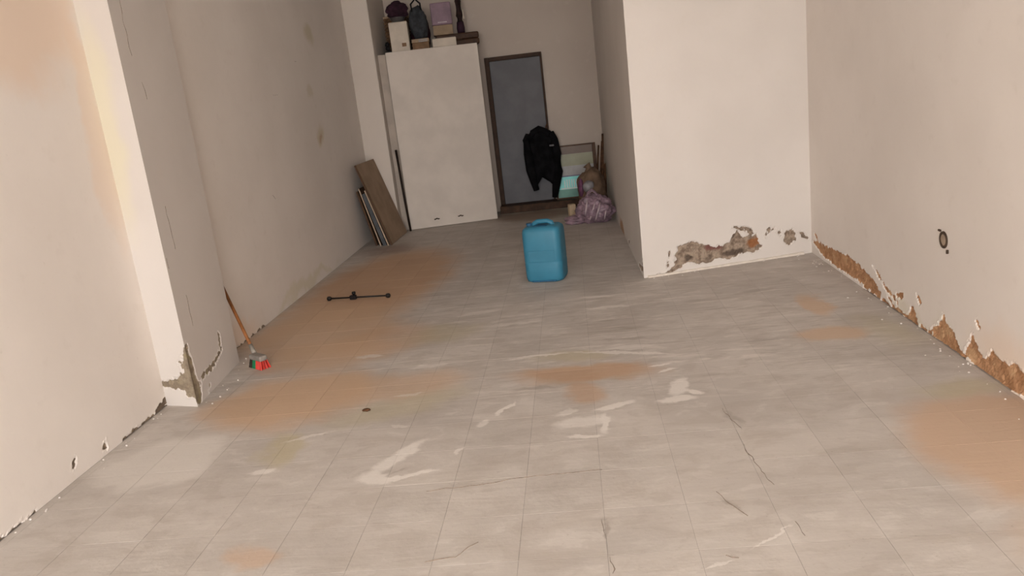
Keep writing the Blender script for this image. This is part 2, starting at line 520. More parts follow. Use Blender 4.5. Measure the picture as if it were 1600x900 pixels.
for k, pts in enumerate([
    [(0.56, 3.42, 0.001), (0.575, 3.30, 0.001), (0.60, 3.18, 0.001)],
    [(0.575, 3.05, 0.001), (0.59, 2.85, 0.001), (0.61, 2.7, 0.001)],
    [(0.40, 2.68, 0.001), (0.44, 2.58, 0.001), (0.475, 2.50, 0.001)],
    [(0.62, 2.45, 0.001), (0.63, 2.36, 0.001)],
    [(-0.015, 2.55, 0.001), (-0.01, 2.42, 0.001)], [(0.0, 2.31, 0.001), (0.005, 2.22, 0.001)],
    [(-0.7, 2.84, 0.001), (-0.5, 2.86, 0.001), (-0.3, 2.90, 0.001), (-0.0, 2.915, 0.001)],
    [(-0.62, 2.35, 0.001), (-0.52, 2.37, 0.001), (-0.45, 2.45, 0.001)],
    [(0.36, 2.28, 0.001), (0.40, 2.265, 0.001)],
]): crack(pts, 0.0035, Zn, fl, k * 2.0)

# ------------------------------------------------------------------ walls
bm, ly = wall_bm()
worn_sheet(bm, ly, (XL, 2.0, 0), (XL, 4.06, 0), (-1, 0, 0), ZC, 0.16, [], [((0.6, 0.09), (0.62, 0.10), 0.012), ((1.6, -0.004), (2.06, 0.0), 0.012), ((1.95, 0.0), (2.06, 0.03), 0.02),
    ((0.35, 0.0), (0.9, 0.0), 0.005), ((1.2, 0.06), (1.22, 0.085), 0.008), ((1.45, 0.04), (1.46, 0.06), 0.008)], u0=0)
wl = obj('wall_left', bm, M_left, kind='structure')
bm, ly = wall_bm()
worn_sheet(bm, ly, (XL, 4.06, 0), (XL, YB, 0), (-1, 0, 0), ZC, 0.05, [], [((0.85, -0.006), (1.5, -0.008), 0.014)], step=0.008, depth=0.006)
obj('plaster_foot', bm, M_left, wl)
box_bm = boxm((XL - 0.15, YF, 0), (XL - 0.03, YB, ZC)); obj('wall_core', box_bm, M_left, wl)
bm = bmesh.new(); vs = [bm.verts.new(p) for p in ((XL, YF, 0), (XL, 2.0, 0), (XL, 2.0, ZC), (XL, YF, ZC))]; bm.faces.new(vs)
obj('plaster_face', bm, M_left, wl)

bm, ly = wall_bm()
RPOLY = [[(0.02, 0.10), (0.2, 0.125), (0.35, 0.12), (0.62, 0.14), (0.9, 0.15), (1.13, 0.13), (1.32, 0.095), (1.42, 0.05), (1.40, 0.0), (1.2, 0.012), (1.0, 0.025), (0.6, 0.02), (0.34, 0.03), (0.1, 0.075)],
         [(1.82, 0.02), (1.86, 0.07), (1.90, 0.10), (1.93, 0.05), (1.98, -0.01), (1.85, -0.01)],
         [(2.10, 0.02), (2.20, 0.075), (2.26, 0.155), (2.30, 0.11), (2.36, 0.09), (2.43, 0.03), (2.5, 0.02), (2.5, -0.01), (2.2, -0.01)],
         [(2.48, 0.02), (2.53, 0.10), (2.56, 0.15), (2.62, 0.08), (2.68, 0.06), (2.74, 0.13), (2.82, 0.095), (2.92, 0.13), (3.0, 0.11), (3.3, 0.12), (3.4, 0.06), (3.0, 0.02), (2.75, -0.02), (2.6, -0.01)]]
worn_sheet(bm, ly, (XR, 6.27, 0), (XR, 2.6, 0), (1, 0, 0), ZC, 0.25, RPOLY,
    [((1.36, 0.17), (1.5, 0.10), 0.010), ((1.5, 0.10), (1.68, 0.06), 0.012), ((1.3, 0.19), (1.38, 0.16), 0.006), ((1.68, 0.10), (1.75, 0.12), 0.012), ((1.45, 0.0), (1.82, 0.01), 0.012), ((1.55, 0.05), (1.62, 0.02), 0.012), ((2.0, 0.0), (2.12, 0.01), 0.012), ((1.95, 0.16), (2.0, 0.14), 0.006), ((0.1, 0.16), (0.16, 0.13), 0.008), ((2.6, 0.22), (2.62, 0.2), 0.005), ((1.2, 0.0), (1.4, 0.0), 0.012)], step=0.010, depth=0.014)
wr = obj('wall_right', bm, M_right, kind='structure')
bm = bmesh.new(); vs = [bm.verts.new(p) for p in ((XR, YF, 0), (XR, 2.6, 0), (XR, 2.6, ZC), (XR, YF, ZC))]; bm.faces.new(vs)
obj('plaster_face', bm, M_right, wr)
obj('wall_core', boxm((XR + 0.04, YF, 0), (XR + 0.15, YB, ZC)), M_right, wr)

# partition block on the right: front face and passage side
bm, ly = wall_bm()
pb0, pb1 = Vector((0.448, 5.94, 0)), Vector((XR, 6.25, 0))
dU = (pb1 - pb0).normalized(); inw = Vector((-dU.y, dU.x, 0))
BP = [[(0.10, 0.005), (0.17, 0.012), (0.235, 0.05), (0.27, 0.15), (0.29, 0.20), (0.38, 0.235), (0.46, 0.20), (0.56, 0.16), (0.66, 0.165), (0.72, 0.215), (0.76, 0.265), (0.80, 0.21), (0.91, 0.20), (0.945, 0.115), (0.93, 0.085), (0.80, 0.075), (0.70, 0.05), (0.58, 0.065), (0.50, 0.045), (0.43, 0.05), (0.33, 0.07), (0.26, 0.02), (0.16, -0.01)],
      [(1.13, 0.13), (1.16, 0.20), (1.21, 0.21), (1.24, 0.12), (1.18, 0.09)]]
BS = [((0.74, 0.29), (0.82, 0.25), 0.010), ((0.83, 0.27), (0.88, 0.22), 0.010), ((1.0, 0.23), (1.08, 0.23), 0.010), ((1.0, 0.22), (0.985, 0.17), 0.008), ((1.09, 0.22), (1.12, 0.17), 0.009), ((1.27, 0.17), (1.33, 0.12), 0.014), ((0.19, 0.05), (0.215, 0.17), 0.007)]
worn_sheet(bm, ly, pb0, pb1, inw, ZC, 0.34, BP, BS, step=0.008, depth=0.016)
part = obj('partition', bm, M_block, kind='structure')
bm, ly = wall_bm()
worn_sheet(bm, ly, (0.385, YB, 0), pb0, (1, 0, 0), ZC, 0.2, [], [((YB - 6.3, 0.02), (YB - 5.96, 0.06), 0.02), ((YB - 6.05, 0.06), (YB - 5.96, 0.16), 0.014), ((YB - 7.2, 0.03), (YB - 7.1, 0.06), 0.015)], step=0.012, depth=0.010)
obj('passage_face', bm, M_block, part)
obj('wall_core', boxm((0.49, 6.33, 0), (XR, YB, ZC)), M_block, part)
# uneven fillet of pale plaster along the foot of the block
bm = bmesh.new()
pts = [pb0 + dU * (0.03 + i * 0.03) for i in range(43)]
tube(bm, [Vector((p.x - inw.x * 0.004, p.y - 0.004, 0.002)) for p in pts], [0.012 + 0.010 * abs(noise.noise(p * 7)) for p in pts], 8)
obj('plaster_fillet', bm, M_white, part, label='pale plaster line along the foot')

# back wall, front wall with the garage opening, ceiling, outside ground
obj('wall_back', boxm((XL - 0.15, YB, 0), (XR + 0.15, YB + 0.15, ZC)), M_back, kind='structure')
wf = obj('wall_front', boxm((XL - 0.15, YF - 0.15, 3.45), (XR + 0.15, YF, ZC)), M_ceil, kind='structure')
for a, b in ((XL - 0.15, XL + 0.12), (XR - 0.12, XR + 0.15)):
    obj('jamb', boxm((a, YF - 0.15, 0), (b, YF, 3.45)), M_ceil, wf)
obj('ceiling', boxm((XL - 0.15, YF - 0.15, ZC), (XR + 0.15, YB + 0.15, ZC + 0.12)), M_ceil, kind='structure')
obj('ground', boxm((-14, YF - 18, -0.2), (14, YF - 0.61, -0.02)), flat('yard_concrete', (0.60, 0.57, 0.53, 1), 0.9), kind='structure')

# pillars on the left wall
bm, ly = wall_bm()
pa, pbn, pcn, pd = (XL, 4.06, 0), (-2.182, 4.0, 0), (-2.25, 4.75, 0), (XL, 4.75, 0)
PIL = [[(0.02, 0.115), (0.06, 0.155), (0.13, 0.16), (0.165, 0.20), (0.185, 0.31), (0.25, 0.36), (0.265, 0.28), (0.28, 0.18), (0.31, 0.07), (0.275, -0.01), (0.235, 0.0), (0.20, 0.05), (0.16, 0.05), (0.15, 0.095), (0.07, 0.10)]]
PST = [((0.155, 0.26), (0.185, 0.23), 0.008), ((0.0, 0.13), (0.05, 0.13), 0.010), ((0.33, 0.10), (0.46, 0.14), 0.006), ((0.36, 0.12), (0.50, 0.13), 0.012), ((0.5, 0.12), (0.72, 0.17), 0.014), ((0.40, 0.02), (0.44, 0.04), 0.006), ((0.7, 0.17), (0.73, 0.26), 0.014)]
L1 = (Vector(pbn) - Vector(pa)).length
worn_sheet(bm, ly, pa, pbn, (0, 1, 0), ZC, 0.40, PIL, PST, step=0.007, depth=0.010)
worn_sheet(bm, ly, pbn, pcn, (-1, 0, 0), ZC, 0.40, PIL, PST, step=0.008, depth=0.010, u0=L1)
worn_sheet(bm, ly, pcn, pd, (0, -1, 0), ZC, 0.05, [], [], step=0.02)
p1 = obj('pillar', bm, M_pillar, kind='structure')
X1 = (1, 0, 0)
def px_(y): return -2.182 - (y - 4.0) * 0.0907 + 0.0006
crack([(px_(4.15), 4.15, 2.25), (px_(4.13), 4.13, 2.05), (px_(4.14), 4.14, 1.88)], 0.004, X1, p1)
crack([(px_(4.2), 4.2, 1.75), (px_(4.21), 4.21, 1.66)], 0.003, X1, p1)
crack([(px_(4.14), 4.14, 1.10), (px_(4.15), 4.15, 0.98), (px_(4.155), 4.155, 0.86)], 0.004, X1, p1)
crack([(px_(4.16), 4.16, 0.60), (px_(4.165), 4.165, 0.42)], 0.003, X1, p1)
crack([(px_(4.02), 4.02, 0.84), (px_(4.02), 4.02, 0.78)], 0.010, X1, p1)
crack([(XL + 0.001, 6.60, 1.665), (XL + 0.001, 6.72, 1.66)], 0.006, X1, wl)
crack([(XL + 0.001, 7.30, 1.95), (XL + 0.001, 7.36, 1.95)], 0.006, X1, wl)
crack([(XL + 0.001, 6.20, 0.9), (XL + 0.001, 6.25, 0.86)], 0.004, X1, wl)
p2 = obj('pillar', boxm((XL, 9.24, 0), (-2.10, YB, ZC), 0.006, 1), plaster('plaster_far_pillar', a=(0.68, 0.605, 0.535, 1), b=(0.64, 0.565, 0.50, 1)), kind='structure')

# dark timber step below the door
M_wood_d = flat('dark_timber', rgb(72, 50, 34), 0.7, 0.2, 14, 0.2)
obj('trim_1', boxm((-0.955, 9.86, 0), (0.38, YB, 0.088), 0.006, 2), M_wood_d, kind='structure')

# door
M_door = flat('grey_door_paint', rgb(104, 103, 106), 0.6, 0.06, 5)
M_frame = flat('brown_door_frame', rgb(62, 41, 26), 0.65, 0.15, 10)
dr = obj('door_1', boxm((-0.90, YB - 0.045, 0.092), (-0.285, YB - 0.008, 1.835), 0.003, 1), M_door, kind='structure')
obj('frame', boxm((-0.955, YB - 0.075, 0.09), (-0.90, YB - 0.003, 1.885), 0.004, 1), M_frame, dr)
obj('frame', boxm((-0.285, YB - 0.060, 0.09), (-0.262, YB - 0.003, 1.885), 0.004, 1), M_frame, dr)
obj('frame', boxm((-0.90, YB - 0.065, 1.837), (-0.285, YB - 0.003, 1.885), 0.004, 1), M_frame, dr)
M_metal = flat('dull_metal', rgb(120, 112, 104), 0.4, 0.1, 30, metal=0.8)
bm = bmesh.new(); tube(bm, [(-0.335, YB - 0.045, 0.985), (-0.335, YB - 0.09, 0.985)], 0.009, 10); tube(bm, [(-0.335, YB - 0.088, 0.985), (-0.43, YB - 0.088, 0.98)], 0.008, 10)
obj('door_handle', bm, M_metal, dr)

# ------------------------------------------------------------------ white cupboard at the back
M_cup = flat('cream_cupboard_board', (0.66, 0.585, 0.515, 1), 0.7, 0.04, 3)
M_cups = flat('cupboard_side', (0.60, 0.52, 0.45, 1), 0.75, 0.06, 4)
cup = thing('cupboard', 'tall plain cream cupboard against the back wall left of the grey door', 'cupboard', (-1.48, 9.42, 0), math.atan2(0.196, 1.032))
HW = 0.525
obj('front_panel', boxm((-HW, 0.0, 0.005), (HW, 0.022, 2.045), 0.003, 1), M_cup, cup)
obj('body', boxm((-HW + 0.004, 0.0235, 0.0), (HW - 0.004, 0.47, 2.03), 0.003, 1), M_cups, cup)
obj('top_board', boxm((-HW, 0.023, 2.031), (HW, 0.48, 2.045), 0.002, 1), M_cup, cup)
obj('gap_shade_strip', boxm((-HW - 0.09, 0.06, 0.0), (-HW - 0.003, 0.08, 2.03), 0.002, 1), flat('gap_shade_board', (0.47, 0.40, 0.34, 1), 0.8, 0.06, 6), cup)  # added strip closing the gap by the pillar, coloured dark for its shade
M_chip = flat('chipped_edge', rgb(70, 54, 42), 0.9)
for u in (-0.20, 0.085):
    bm = bmesh.new()
    for k in range(3): blob(bm, (u + k * 0.02 - 0.02, -0.001, 0.095 + 0.006 * (k % 2)), (0.014, 0.004, 0.007), 0.4, 2, 2, k + u)
    obj('chipped_spot', bm, M_chip, cup, label='dark chipped spot low on the front')

# things stored on top of the cupboard
ZT = 2.047
def carton(name, label, cat, c, size, rz, mat, flapmat=None, group=None):
    t = thing(name, label, cat, c, rz, group)
    w, d, h = size
    obj('body', boxm((-w / 2, -d / 2, 0), (w / 2, d / 2, h), 0.004, 1), mat, t)
    for s in (-1, 1):
        obj('flap', boxm((-w / 2 + 0.003, min(0.001 * s, s * d / 2), h + 0.0005), (w / 2 - 0.003, max(0.001 * s, s * d / 2), h + 0.004), 0.001, 1), flapmat or mat, t)
    return t
M_card_w = flat('white_card', (0.62, 0.54, 0.45, 1), 0.8, 0.05, 8)
M_card_b = flat('brown_card', rgb(128, 100, 76), 0.85, 0.12, 12)
M_card_g = flat('beige_card', rgb(160, 138, 114), 0.85, 0.08, 12)
c1 = carton('cardboard_box', 'upright cream cardboard box with a grey bowl on it, left on the cupboard', 'box', (-1.845, 9.56, ZT), (0.21, 0.20, 0.32), 0.1, M_card_w)
obj('label_patch', boxm((0.02, -0.1025, 0.05), (0.07, -0.1005, 0.09)), M_card_b, c1, label='small brown mark on the front')
bx = thing('storage_box', 'small brown box with grey striped lid under the dark bag on the cupboard', 'box', (-1.615, 9.57, ZT), 0.12)
obj('body', boxm((-0.095, -0.09, 0), (0.095, 0.09, 0.075), 0.003, 1), M_card_b, bx)
bl = obj('lid', boxm((-0.099, -0.094, 0.076), (0.099, 0.094, 0.115), 0.003, 1), M_card_g, bx)
M_gstripe = flat('grey_stripe', rgb(150, 155, 160), 0.6)
for z in (0.085, 0.102): obj('stripe', boxm((-0.02, -0.097, z - 0.004), (0.08, -0.0945, z + 0.004)), M_gstripe, bl)

M_navy = flat('dark_slate_cloth', rgb(58, 60, 64), 0.85, 0.25, 14, 0.3)
bg_ = thing('duffel_bag', 'dark slate soft bag standing between the cream box and the lilac box', 'bag', (-1.615, 9.57, ZT + 0.117), 0.1)
bm = bmesh.new(); blob(bm, (0, 0, 0.17), (0.106, 0.09, 0.185), 0.16, 1.8, 4, 3.0, 0.0)
obj('body', bm, M_navy, bg_, True)
bm = bmesh.new(); tube(bm, [(-0.05, -0.04, 0.30), (-0.055, -0.06, 0.38), (0.0, -0.065, 0.43), (0.05, -0.06, 0.38), (0.05, -0.04, 0.30)], 0.011, 8)
obj('handle', bm, flat('black_webbing', rgb(24, 22, 24), 0.8), bg_, True)

mp_ = thing('maroon_pouch', 'dark maroon cloth pouch behind the dark slate bag, left of the lilac box', 'bag', (-1.655, 9.88, ZT))
bm = bmesh.new(); blob(bm, (0, 0, 0.20), (0.112, 0.078, 0.22), 0.13, 2.0, 4, 11.0, 0.0); obj('pouch_body', bm, flat('maroon_cloth', rgb(64, 32, 40), 0.9, 0.25, 12, 0.3), mp_, True)
M_suit = flat('brown_suitcase', rgb(70, 46, 30), 0.6, 0.15, 20)
sc_ = thing('suitcase', 'dark brown suitcase lying flat at the right back of the cupboard top', 'suitcase', (-1.225, 9.835, ZT), 0.18)
obj('shell', boxm((-0.25, -0.13, 0.0), (0.25, 0.13, 0.068), 0.015, 3), M_suit, sc_)
obj('lid', boxm((-0.25, -0.13, 0.070), (0.25, 0.13, 0.14), 0.015, 3), M_suit, sc_)
bm = bmesh.new(); tube(bm, [(-0.05, -0.131, 0.07), (-0.045, -0.15, 0.07), (0.045, -0.15, 0.07), (0.05, -0.131, 0.07)], 0.006, 8)
obj('handle', bm, M_chip, sc_, True)
fb = carton('flat_carton', 'flat white carton lying at the front edge below the lilac box', 'box', (-1.345, 9.56, ZT), (0.275, 0.14, 0.09), 0.18, M_card_w)
M_lil = flat('lilac_plastic', rgb(136, 112, 124), 0.55, 0.1, 8)
lb = thing('lilac_box', 'lilac and beige storage box stacked on the brown suitcase', 'box', (-1.375, 9.815, ZT + 0.1415), 0.15)
obj('body', boxm((-0.115, -0.10, 0), (0.115, 0.10, 0.11), 0.006, 2), M_card_g, lb)
ll = obj('lid', boxm((-0.12, -0.105, 0.1105), (0.12, 0.105, 0.36), 0.012, 2), M_lil, lb, label='lilac upper part')
obj('stripe', boxm((-0.05, -0.109, 0.135), (0.055, -0.1055, 0.146)), flat('pale_stripe', rgb(200, 186, 188), 0.6), ll)
M_umb = flat('dark_umbrella_cloth', rgb(44, 28, 24), 0.8, 0.2, 30)
um = thing('umbrella', 'rolled dark umbrella with purple foot standing right of the lilac box', 'umbrella', (-1.165, 9.83, ZT + 0.1415))
obj('folded_cloth', tubem([(0, 0, 0.13), (0.002, 0, 0.2), (0, 0, 0.36), (0, 0, 0.46), (0, 0, 0.55)], [0.036, 0.044, 0.038, 0.030, 0.012], 14), M_umb, um, True)
obj('foot', tubem([(0, 0, 0.0), (0, 0, 0.06), (0, 0, 0.129)], [0.045, 0.048, 0.040], 14), flat('deep_purple', rgb(48, 24, 40), 0.7), um, True)
bm = bmesh.new(); tube(bm, [(0.045, -0.01, 0.16), (0.05, -0.01, 0.26)], 0.008, 8); blob(bm, (0.05, -0.012, 0.17), (0.012, 0.012, 0.018), 0.1, 2, 2)
obj('strap', bm, M_card_w, um, True, label='pale tie strap')

M_wick = flat('brown_wicker', rgb(104, 78, 56), 0.85, 0.25, 60, 0.5)
bk = thing('wicker_basket', 'brown wicker basket with pale rim behind the cream box at the left', 'basket', (-1.905, 9.80, ZT), 0.0)
bm = bmesh.new()
for k in range(11):
    z = 0.0187 + k * 0.036
    tube(bm, [(-0.12, -0.10, z), (0.12, -0.10, z), (0.12, 0.10, z), (-0.12, 0.10, z), (-0.12, -0.10, z)], 0.0185, 6)
obj('weave', bm, M_wick, bk)
bm = bmesh.new(); tube(bm, [(-0.127, -0.107, 0.405), (0.127, -0.107, 0.405), (0.127, 0.107, 0.405), (-0.127, 0.107, 0.405), (-0.127, -0.107, 0.405)], 0.012, 8)
obj('rim', bm, M_card_g, bk, label='pale rim')
M_black = flat('black_rubber', rgb(22, 20, 22), 0.6, 0.2, 20)
sh = thing('black_shoe', 'black shoe at the far left front corner of the cupboard top', 'shoe', (-1.985, 9.47, ZT), -1.3)
bm = bmesh.new(); box(bm, (-0.075, -0.03, 0), (0.075, 0.03, 0.016), 0.006, 2); obj('sole', bm, M_black, sh)
bm = bmesh.new(); blob(bm, (0.0, 0, 0.05), (0.072, 0.028, 0.036), 0.08, 1.5, 3, 1.0, 0.0165); blob(bm, (-0.04, 0, 0.085), (0.032, 0.026, 0.04), 0.08, 1.5, 3, 2.0)
obj('upper', bm, M_black, sh, True)
bw = thing('metal_bowl', 'grey metal bowl on top of the cream box', 'bowl', (-1.845, 9.56, ZT + 0.3245))
bm = bmesh.new(); lathe(bm, [(0.04, 0), (0.07, 0.015), (0.088, 0.05), (0.094, 0.055), (0.086, 0.054), (0.066, 0.02), (0.0, 0.01)], 28)
obj('bowl_body', bm, flat('grey_metal', rgb(112, 110, 110), 0.35, 0.1, 10, metal=0.5), bw, True)
pp = thing('purple_bundle', 'dark purple cloth bundle lying in the grey bowl', 'cloth', (-1.845, 9.56, ZT + 0.336))
bm = bmesh.new(); blob(bm, (0.01, 0, 0.115), (0.118, 0.095, 0.10), 0.22, 2.2, 4, 6.0)
for v in bm.verts:
    rr = math.hypot(v.co.x, v.co.y)
    if v.co.z < 0.05: v.co.x *= 0.6; v.co.y *= 0.6
obj('folded_cloth', bm, flat('dark_purple_cloth', rgb(56, 30, 44), 0.9, 0.25, 12, 0.3), pp, True)

# ------------------------------------------------------------------ boards leaning on the left wall
def board(name, label, cat, bx0, bx1, y0, y1, tilt_top, h, th, mat, edge=None):
    """a panel with its foot on the floor and its head on the wall"""
    t = thing(name, label, cat, ((bx0 + bx1) / 2, (y0 + y1) / 2, 0))
    L = y1 - y0
    rz = math.atan2(bx0 - bx1, L)                 # foot line follows x from bx0 to bx1
    a = math.asin(min(0.95, tilt_top / h))
    mt = Matrix.Rotation(rz, 4, 'Z') @ Matrix.Rotation(-a, 4, 'Y')
    lift = th * math.sin(a) * 0.0
    bm = boxm((-th, -L / 2, 0.0), (0.0, L / 2, h), 0.002, 1, mt)
    z0 = min(v.co.z for v in bm.verts)
    for v in bm.verts: v.co.z -= z0
    obj('panel', bm, mat, t)
    if edge:
        bm = boxm((-th * 1.02, -L / 2 - 0.003, 0.0), (0.003, -L / 2 - 0.0002, h), 0.0, 1, mt)
        for v in bm.verts: v.co.z -= z0
        obj('edge_strip', bm, edge, t)
    return t
M_hard = flat('brown_hardboard', rgb(156, 132, 110), 0.8, 0.08, 6)
M_hard2 = flat('dark_hardboard', rgb(90, 66, 48), 0.8, 0.12, 8)
M_slate = flat('grey_steel_sheet', rgb(78, 80, 84), 0.5, 0.15, 8)
M_pale = flat('pale_edge', rgb(182, 160, 138), 0.8, 0.08, 20)
board('hardboard_panel', 'large brown board, outermost of the panels leaning on the left wall', 'board', -2.035, -2.015, 8.46, 9.20, 0.27, 0.93, 0.018, M_hard, M_hard2)
board('pale_panel', 'thin pale edged sheet directly behind the large brown board', 'board', -2.075, -2.055, 8.455, 9.1, 0.17, 0.64, 0.010, M_hard, M_pale)
board('steel_sheet', 'dark grey sheet in the middle of the leaning panels', 'board', -2.10, -2.085, 8.45, 9.05, 0.15, 0.60, 0.034, M_slate, M_slate)
board('second_pale_panel', 'thin brown sheet with light edge behind the dark grey sheet', 'board', -2.160, -2.145, 8.46, 9.0, 0.148, 0.66, 0.010, M_hard2, M_pale)
board('innermost_board', 'dark brown board, innermost against the left wall', 'board', -2.21, -2.20, 8.50, 9.0, 0.128, 0.62, 0.02, M_hard2)

tag(obj('dark_pole', tubem([(-1.988, 9.27, 0.0), (-2.008, 9.275, 0.4), (-2.026, 9.278, 0.96)], [0.013, 0.013, 0.013], 10), flat('dark_stick', rgb(34, 22, 14), 0.7), None, True), 'thin dark pole standing at the left edge of the cream cupboard', 'pole')

# ------------------------------------------------------------------ black coat hanging on the door
M_coat = flat('black_cloth', rgb(20, 19, 21), 0.95, 0.3, 9, 0.3, spec=0.1)
YJ = 9.955
ct = thing('black_coat', 'black coat hanging from the right edge of the grey door', 'coat', (0, 0, 0))
def drape(name, rows, parent, n=40, folds=9, seed=0.0, hem=None):
    """rows: (z, left x, right x, depth)"""
    bm = bmesh.new(); rings = []
    for k, (z, a, b, dp) in enumerate(rows):
        t = k / (len(rows) - 1)
        ring = []
        for j in range(n):
            th = 2 * math.pi * j / n
            c, s = math.cos(th), math.sin(th)
            f = 1 + 0.16 * t * math.sin(th * folds + seed + t * 2)
            x = (a + b) / 2 + (b - a) / 2 * c * (0.97 + 0.05 * noise.noise(Vector((c * 2, s * 2, z * 6 + seed))))
            y = YJ + dp * s * f
            zz = z
            if hem is not None and t > 0.6: zz = z + hem(x) * (t - 0.6) / 0.4
            ring.append(bm.verts.new((x, y, zz)))
        rings.append(ring)
    for r0, r1 in zip(rings, rings[1:]):
        for j in range(n): bm.faces.new((r0[j], r0[(j + 1) % n], r1[(j + 1) % n], r1[j]))
    bm.faces.new(rings[0]); bm.faces.new(rings[-1][::-1])
    return obj(name, bm, M_coat, parent, True)
hemf = lambda x: 0.13 * max(0.0, 1 - abs(x + 0.375) / 0.09)
drape('coat_body', [(0.985, -0.42, -0.34, 0.03), (0.95, -0.50, -0.24, 0.05), (0.90, -0.535, -0.21, 0.06), (0.78, -0.535, -0.185, 0.065), (0.62, -0.525, -0.18, 0.065), (0.48, -0.52, -0.175, 0.06), (0.36, -0.515, -0.185, 0.055), (0.30, -0.505, -0.20, 0.05)], ct, hem=hemf)
def sleeve(pts, rad):
    bm = bmesh.new(); tube(bm, pts, rad, 14)
    for v in bm.verts: v.co += Vector((0.010, 0.010, 0)) * noise.noise(v.co * 14)
    return obj('sleeve', bm, M_coat, ct, True)
sleeve([(-0.515, YJ - 0.01, 0.93), (-0.545, YJ - 0.03, 0.86), (-0.54, YJ - 0.04, 0.7), (-0.53, YJ - 0.045, 0.5), (-0.505, YJ - 0.045, 0.36), (-0.48, YJ - 0.045, 0.245)], [0.03, 0.05, 0.055, 0.052, 0.045, 0.036])
sleeve([(-0.235, YJ - 0.01, 0.93), (-0.205, YJ - 0.03, 0.84), (-0.19, YJ - 0.04, 0.66), (-0.195, YJ - 0.045, 0.45), (-0.235, YJ - 0.045, 0.28), (-0.265, YJ - 0.045, 0.135)], [0.03, 0.048, 0.055, 0.055, 0.048, 0.032])
bm = bmesh.new(); tube(bm, [(-0.49, YJ - 0.055, 0.88), (-0.46, YJ - 0.06, 0.95), (-0.38, YJ - 0.06, 0.985), (-0.30, YJ - 0.06, 0.95), (-0.27, YJ - 0.055, 0.87)], [0.02, 0.035, 0.04, 0.035, 0.02], 12)
obj('collar', bm, M_coat, ct, True)
obj('grey_strip', boxm((-0.27, YJ - 0.110, 0.765), (-0.215, YJ - 0.088, 0.785), 0.003, 1), flat('grey_tape', rgb(96, 94, 96), 0.5), ct, label='thin grey strip on the right side')
bm = bmesh.new(); tube(bm, [(-0.30, YJ - 0.0, 0.96), (-0.29, YJ + 0.04, 1.01), (-0.275, YJ + 0.075, 1.03)], 0.006, 8)
obj('hanging_loop', bm, flat('brown_cord', rgb(98, 62, 38), 0.8), ct, True)

# ------------------------------------------------------------------ framed picture right of the door
pic = thing('framed_picture', 'framed glossy print with turquoise lower band leaning right of the door', 'picture', (0.02, 10.0, 0.0885))
tl = math.asin(0.035 / 0.66)
R_ = Matrix.Rotation(-tl, 4, 'X')
PW, PH = 0.265, 0.655
def pb(lo, hi, bev=0.0): return boxm(lo, hi, bev, 1, R_)
M_pf = flat('brown_picture_frame', rgb(86, 60, 42), 0.6, 0.12, 20)
obj('backing', pb((-PW + 0.004, 0.010, 0.006), (PW - 0.004, 0.016, PH - 0.004)), M_hard2, pic)
for lo, hi in (((-PW, -0.006, 0.0), (-PW + 0.022, 0.009, PH)), ((PW - 0.040, -0.006, 0.0), (PW, 0.009, PH)), ((-PW + 0.0225, -0.006, 0.0), (PW - 0.0405, 0.009, 0.016)), ((-PW + 0.0225, -0.006, PH - 0.016), (PW - 0.0405, 0.009, PH))):
    obj('frame_bar', pb(lo, hi, 0.002), M_pf, pic)
BANDS = [(0.016, 0.115, (108, 160, 146), 'teal_band'), (0.115, 0.27, (150, 242, 236), 'turquoise_band'), (0.27, 0.285, (112, 106, 130), 'violet_line'), (0.285, 0.40, (162, 158, 156), 'grey_band'), (0.40, 0.545, (148, 146, 118), 'olive_band'), (0.545, 0.639, (104, 80, 62), 'brown_band')]
prt = obj('print', pb((-PW + 0.0228, 0.0045, 0.0162), (PW - 0.0408, 0.0095, PH - 0.0162)), M_card_w, pic)
for z0, z1, c, nm in BANDS:
    obj(nm, pb((-PW + 0.023, 0.002, z0 + 0.0002), (PW - 0.041, 0.0043, z1 - 0.0002)), flat(nm, rgb(*c), 0.4, 0.05, 10), prt)
M_str = flat('white_print', rgb(226, 238, 234), 0.5, 0.03)
for k, (x, z0, z1) in enumerate(((-0.10, 0.135, 0.225), (-0.07, 0.135, 0.235), (-0.042, 0.14, 0.235), (-0.012, 0.14, 0.235), (0.018, 0.135, 0.235), (0.048, 0.14, 0.23))):
    obj('white_stroke', pb((x - 0.0565, 0.0003, z0), (x - 0.0435, 0.0018, z1)), M_str, prt)
obj('white_stroke', pb((-0.20, 0.0003, 0.118), (0.06, 0.0018, 0.134)), M_str, prt)

# ------------------------------------------------------------------ sticks, sacks and bags in the corner
M_stick = flat('brown_stick', rgb(92, 64, 44), 0.8, 0.2, 30)
for k, (a, b, r, lab) in enumerate((
    ((0.290, 9.52, 0.0), (0.372, 9.66, 0.86), 0.013, 'tallest brown stick leaning in the corner behind the bags'),
    ((0.245, 9.56, 0.0), (0.362, 9.72, 0.77), 0.013, 'second tallest brown stick, close left of the tallest'),
    ((0.205, 9.62, 0.0), (0.318, 9.80, 0.72), 0.011, 'thin brown stick leaning before the picture frame edge'),
    ((0.325, 9.46, 0.0), (0.362, 9.55, 0.52), 0.015, 'short dark brown stick nearest the partition wall'))):
    tag(obj('wooden_stick', tubem([a, ((a[0] + b[0]) / 2 + 0.008, (a[1] + b[1]) / 2, (a[2] + b[2]) / 2), b], r, 8), M_stick, None, True), lab, 'stick', 'sticks in the corner')

